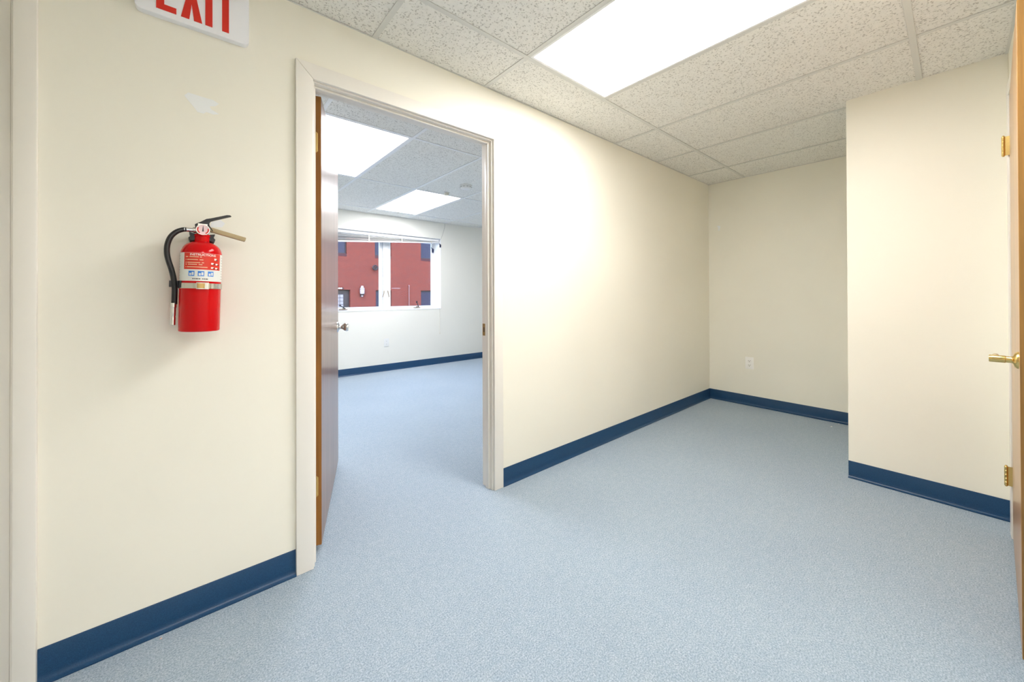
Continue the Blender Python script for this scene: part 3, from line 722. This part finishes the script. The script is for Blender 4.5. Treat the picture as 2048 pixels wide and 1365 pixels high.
# ================================================================== OUTDOORS
BY0 = 20.3
GZ = -1.05
struct(mk('ground', G().box(-25, 45, YF+WT, BY0+10, GZ-.3, GZ), ASPHALT), 'street surface between the two buildings, out of view', 'ground')
bd = empty('brick_building', (9, BY0, GZ)); tag(bd, 'red brick building across the street seen through the window', 'building')
upper = [(2.70, 3.68), (5.60, 6.58), (8.14, 9.12), (11.05, 12.03), (13.9, 14.88), (16.8, 17.78)]
lower = [(2.70, 3.68), (8.19, 9.13), (11.05, 12.0), (13.9, 14.88), (16.8, 17.78)]
UZ0, UZ1, LZ0b, LZ1b = 3.40, 5.00, -.20, 1.36
DX0, DX1, DZt = 5.45, 6.765, 1.386
holes = [(a, b, UZ0-.16, UZ1) for a, b in upper] + [(a, b, LZ0b, LZ1b) for a, b in lower] + [(DX0, DX1, GZ, DZt)]
mk('facade', wall_holes(G(), -18, 38, GZ, 8.6, BY0, BY0+.35, holes), BRICK, bd, holes=True)
mk('building_core', G().box(-18, 38, BY0+.36, BY0+9, GZ, 8.5), DARKFRAME, bd)
mk('parapet', G().box(-18.1, 38.1, BY0, BY0+.4, 8.6, 8.8), DARKFRAME, bd)
def farwin(a, b, z0, z1, sill):
    w_ = mk('window', G().box(a, b, BY0+.14, BY0+.20, z0, z0+.05).box(a, b, BY0+.14, BY0+.20, z1-.05, z1).box(a, a+.05, BY0+.14, BY0+.20, z0+.05, z1-.05).box(b-.05, b, BY0+.14, BY0+.20, z0+.05, z1-.05), DARKFRAME, bd)
    mk('pane', G().box(a+.05, b-.05, BY0+.165, BY0+.18, z0+.05, z1-.05), DARKGLASS, w_)
    if sill:
        g = G(); n = 13; s = (b-a)/n
        for k in range(n): g.box(a+k*s+.008, a+(k+1)*s-.008, BY0+.004, BY0+.22, z0-.16, z0-.005)
        g.box(a, b, BY0+.012, BY0+.22, z0-.158, z0-.012)
        mk('brick_sill', g, SHADEBRICK, w_)
for a, b in upper: farwin(a, b, UZ0, UZ1, True)
for a, b in lower: farwin(a, b, LZ0b, LZ1b, False)
dr = mk('entrance_door', G().box(DX0, DX1, BY0+.22, BY0+.28, GZ, DZt), DARKFRAME, bd)
for ix in range(3):
    for iz in range(5):
        x = 6.46-.19*(ix+1); z = 1.13-.19*(iz+1)
        mk('door_pane', G().box(x+.012, x+.178, BY0+.205, BY0+.219, z+.012, z+.178), DOORPANE, dr)
# lantern
ln_ = empty('wall_lantern', (7.362, BY0, .99)); tag(ln_, 'white lantern lamp mounted on the brick wall across the street', 'lantern')
c = (7.362, BY0-.16, 0)
mk('lantern_roof', G().lathe([(.02, 1.62), (.07, 1.60), (.075, 1.545), (.06, 1.54), (.10, 1.50), (.135, 1.435), (.12, 1.425)], 20, c), LANTG, ln_)
mk('lantern_glass', G().lathe([(.105, 1.425), (.125, 1.41), (.125, 1.20), (.11, 1.155)], 20, c), LANTG, ln_, smooth=50)
mk('lantern_collar', G().lathe([(.13, 1.445), (.132, 1.425), (.115, 1.42)], 20, c), LANTM, ln_)
mk('lantern_collar', G().lathe([(.11, 1.16), (.12, 1.145), (.08, 1.09), (.05, 1.06)], 20, c), LANTM, ln_)
mk('lantern_finial', G().lathe([(.05, 1.062), (.06, 1.04), (.04, 1.0), (.01, .985)], 16, c), LANTG, ln_)
mk('lantern_arm', G().box(7.33, 7.395, BY0-.15, BY0, 1.06, 1.12).box(7.30, 7.425, BY0-.02, BY0, .98, 1.2), LANTM, ln_)
# round dark fixture
rf = empty('wall_fixture', (8.102, BY0, 2.67)); tag(rf, 'dark round fixture on a short arm high on the brick wall', 'fixture')
mk('fixture_ring', G().tube([(8.08+.125*math.cos(2*math.pi*k/20), BY0-.20, 2.67+.125*math.sin(2*math.pi*k/20)) for k in range(21)], .038, 8, cap=False), DARKFRAME, rf)
for k in range(5):
    a = 2*math.pi*k/5+.3
    mk('fixture_blade', G().prism([(8.08, 2.66), (8.08+.12*math.cos(a-.3), 2.67+.12*math.sin(a-.3)), (8.08+.12*math.cos(a+.3), 2.67+.12*math.sin(a+.3))], BY0-.21, BY0-.19), DARKFRAME, rf)
mk('fixture_arm', G().tube([(8.08, BY0-.20, 2.67), (8.27, BY0-.10, 2.70), (8.30, BY0, 2.70)], .03, 8), DARKFRAME, rf)
tag(mk('conduit_pipe', G().tube([(10.225, BY0-.05, GZ), (10.225, BY0-.05, 1.62)], .022, 10).lathe([(.04, 1.61), (.045, 1.66), (.02, 1.70)], 10, (10.225, BY0-.05, 0)), CONDUIT), 'thin pale pipe running up the brick wall', 'pipe')
tag(mk('brick_scar', G().box(9.14, 9.67, BY0-.014, BY0-.002, 1.475, 1.515), CONDUIT), 'short pale horizontal strip on the brick wall beside the window', 'strip')
sg = empty('street_sign', (6.0, BY0, 1.42)); tag(sg, 'small dark name plate above the entrance across the street', 'sign')
mk('sign_board', G().box(5.62, 6.40, BY0-.032, BY0-.002, 1.42, 1.51), DARKFRAME, sg)
for k in range(7):
    mk('sign_mark', G().box(5.66+k*.098, 5.66+k*.098+.07, BY0-.034, BY0-.029, 1.438, 1.492), LABELW, sg)
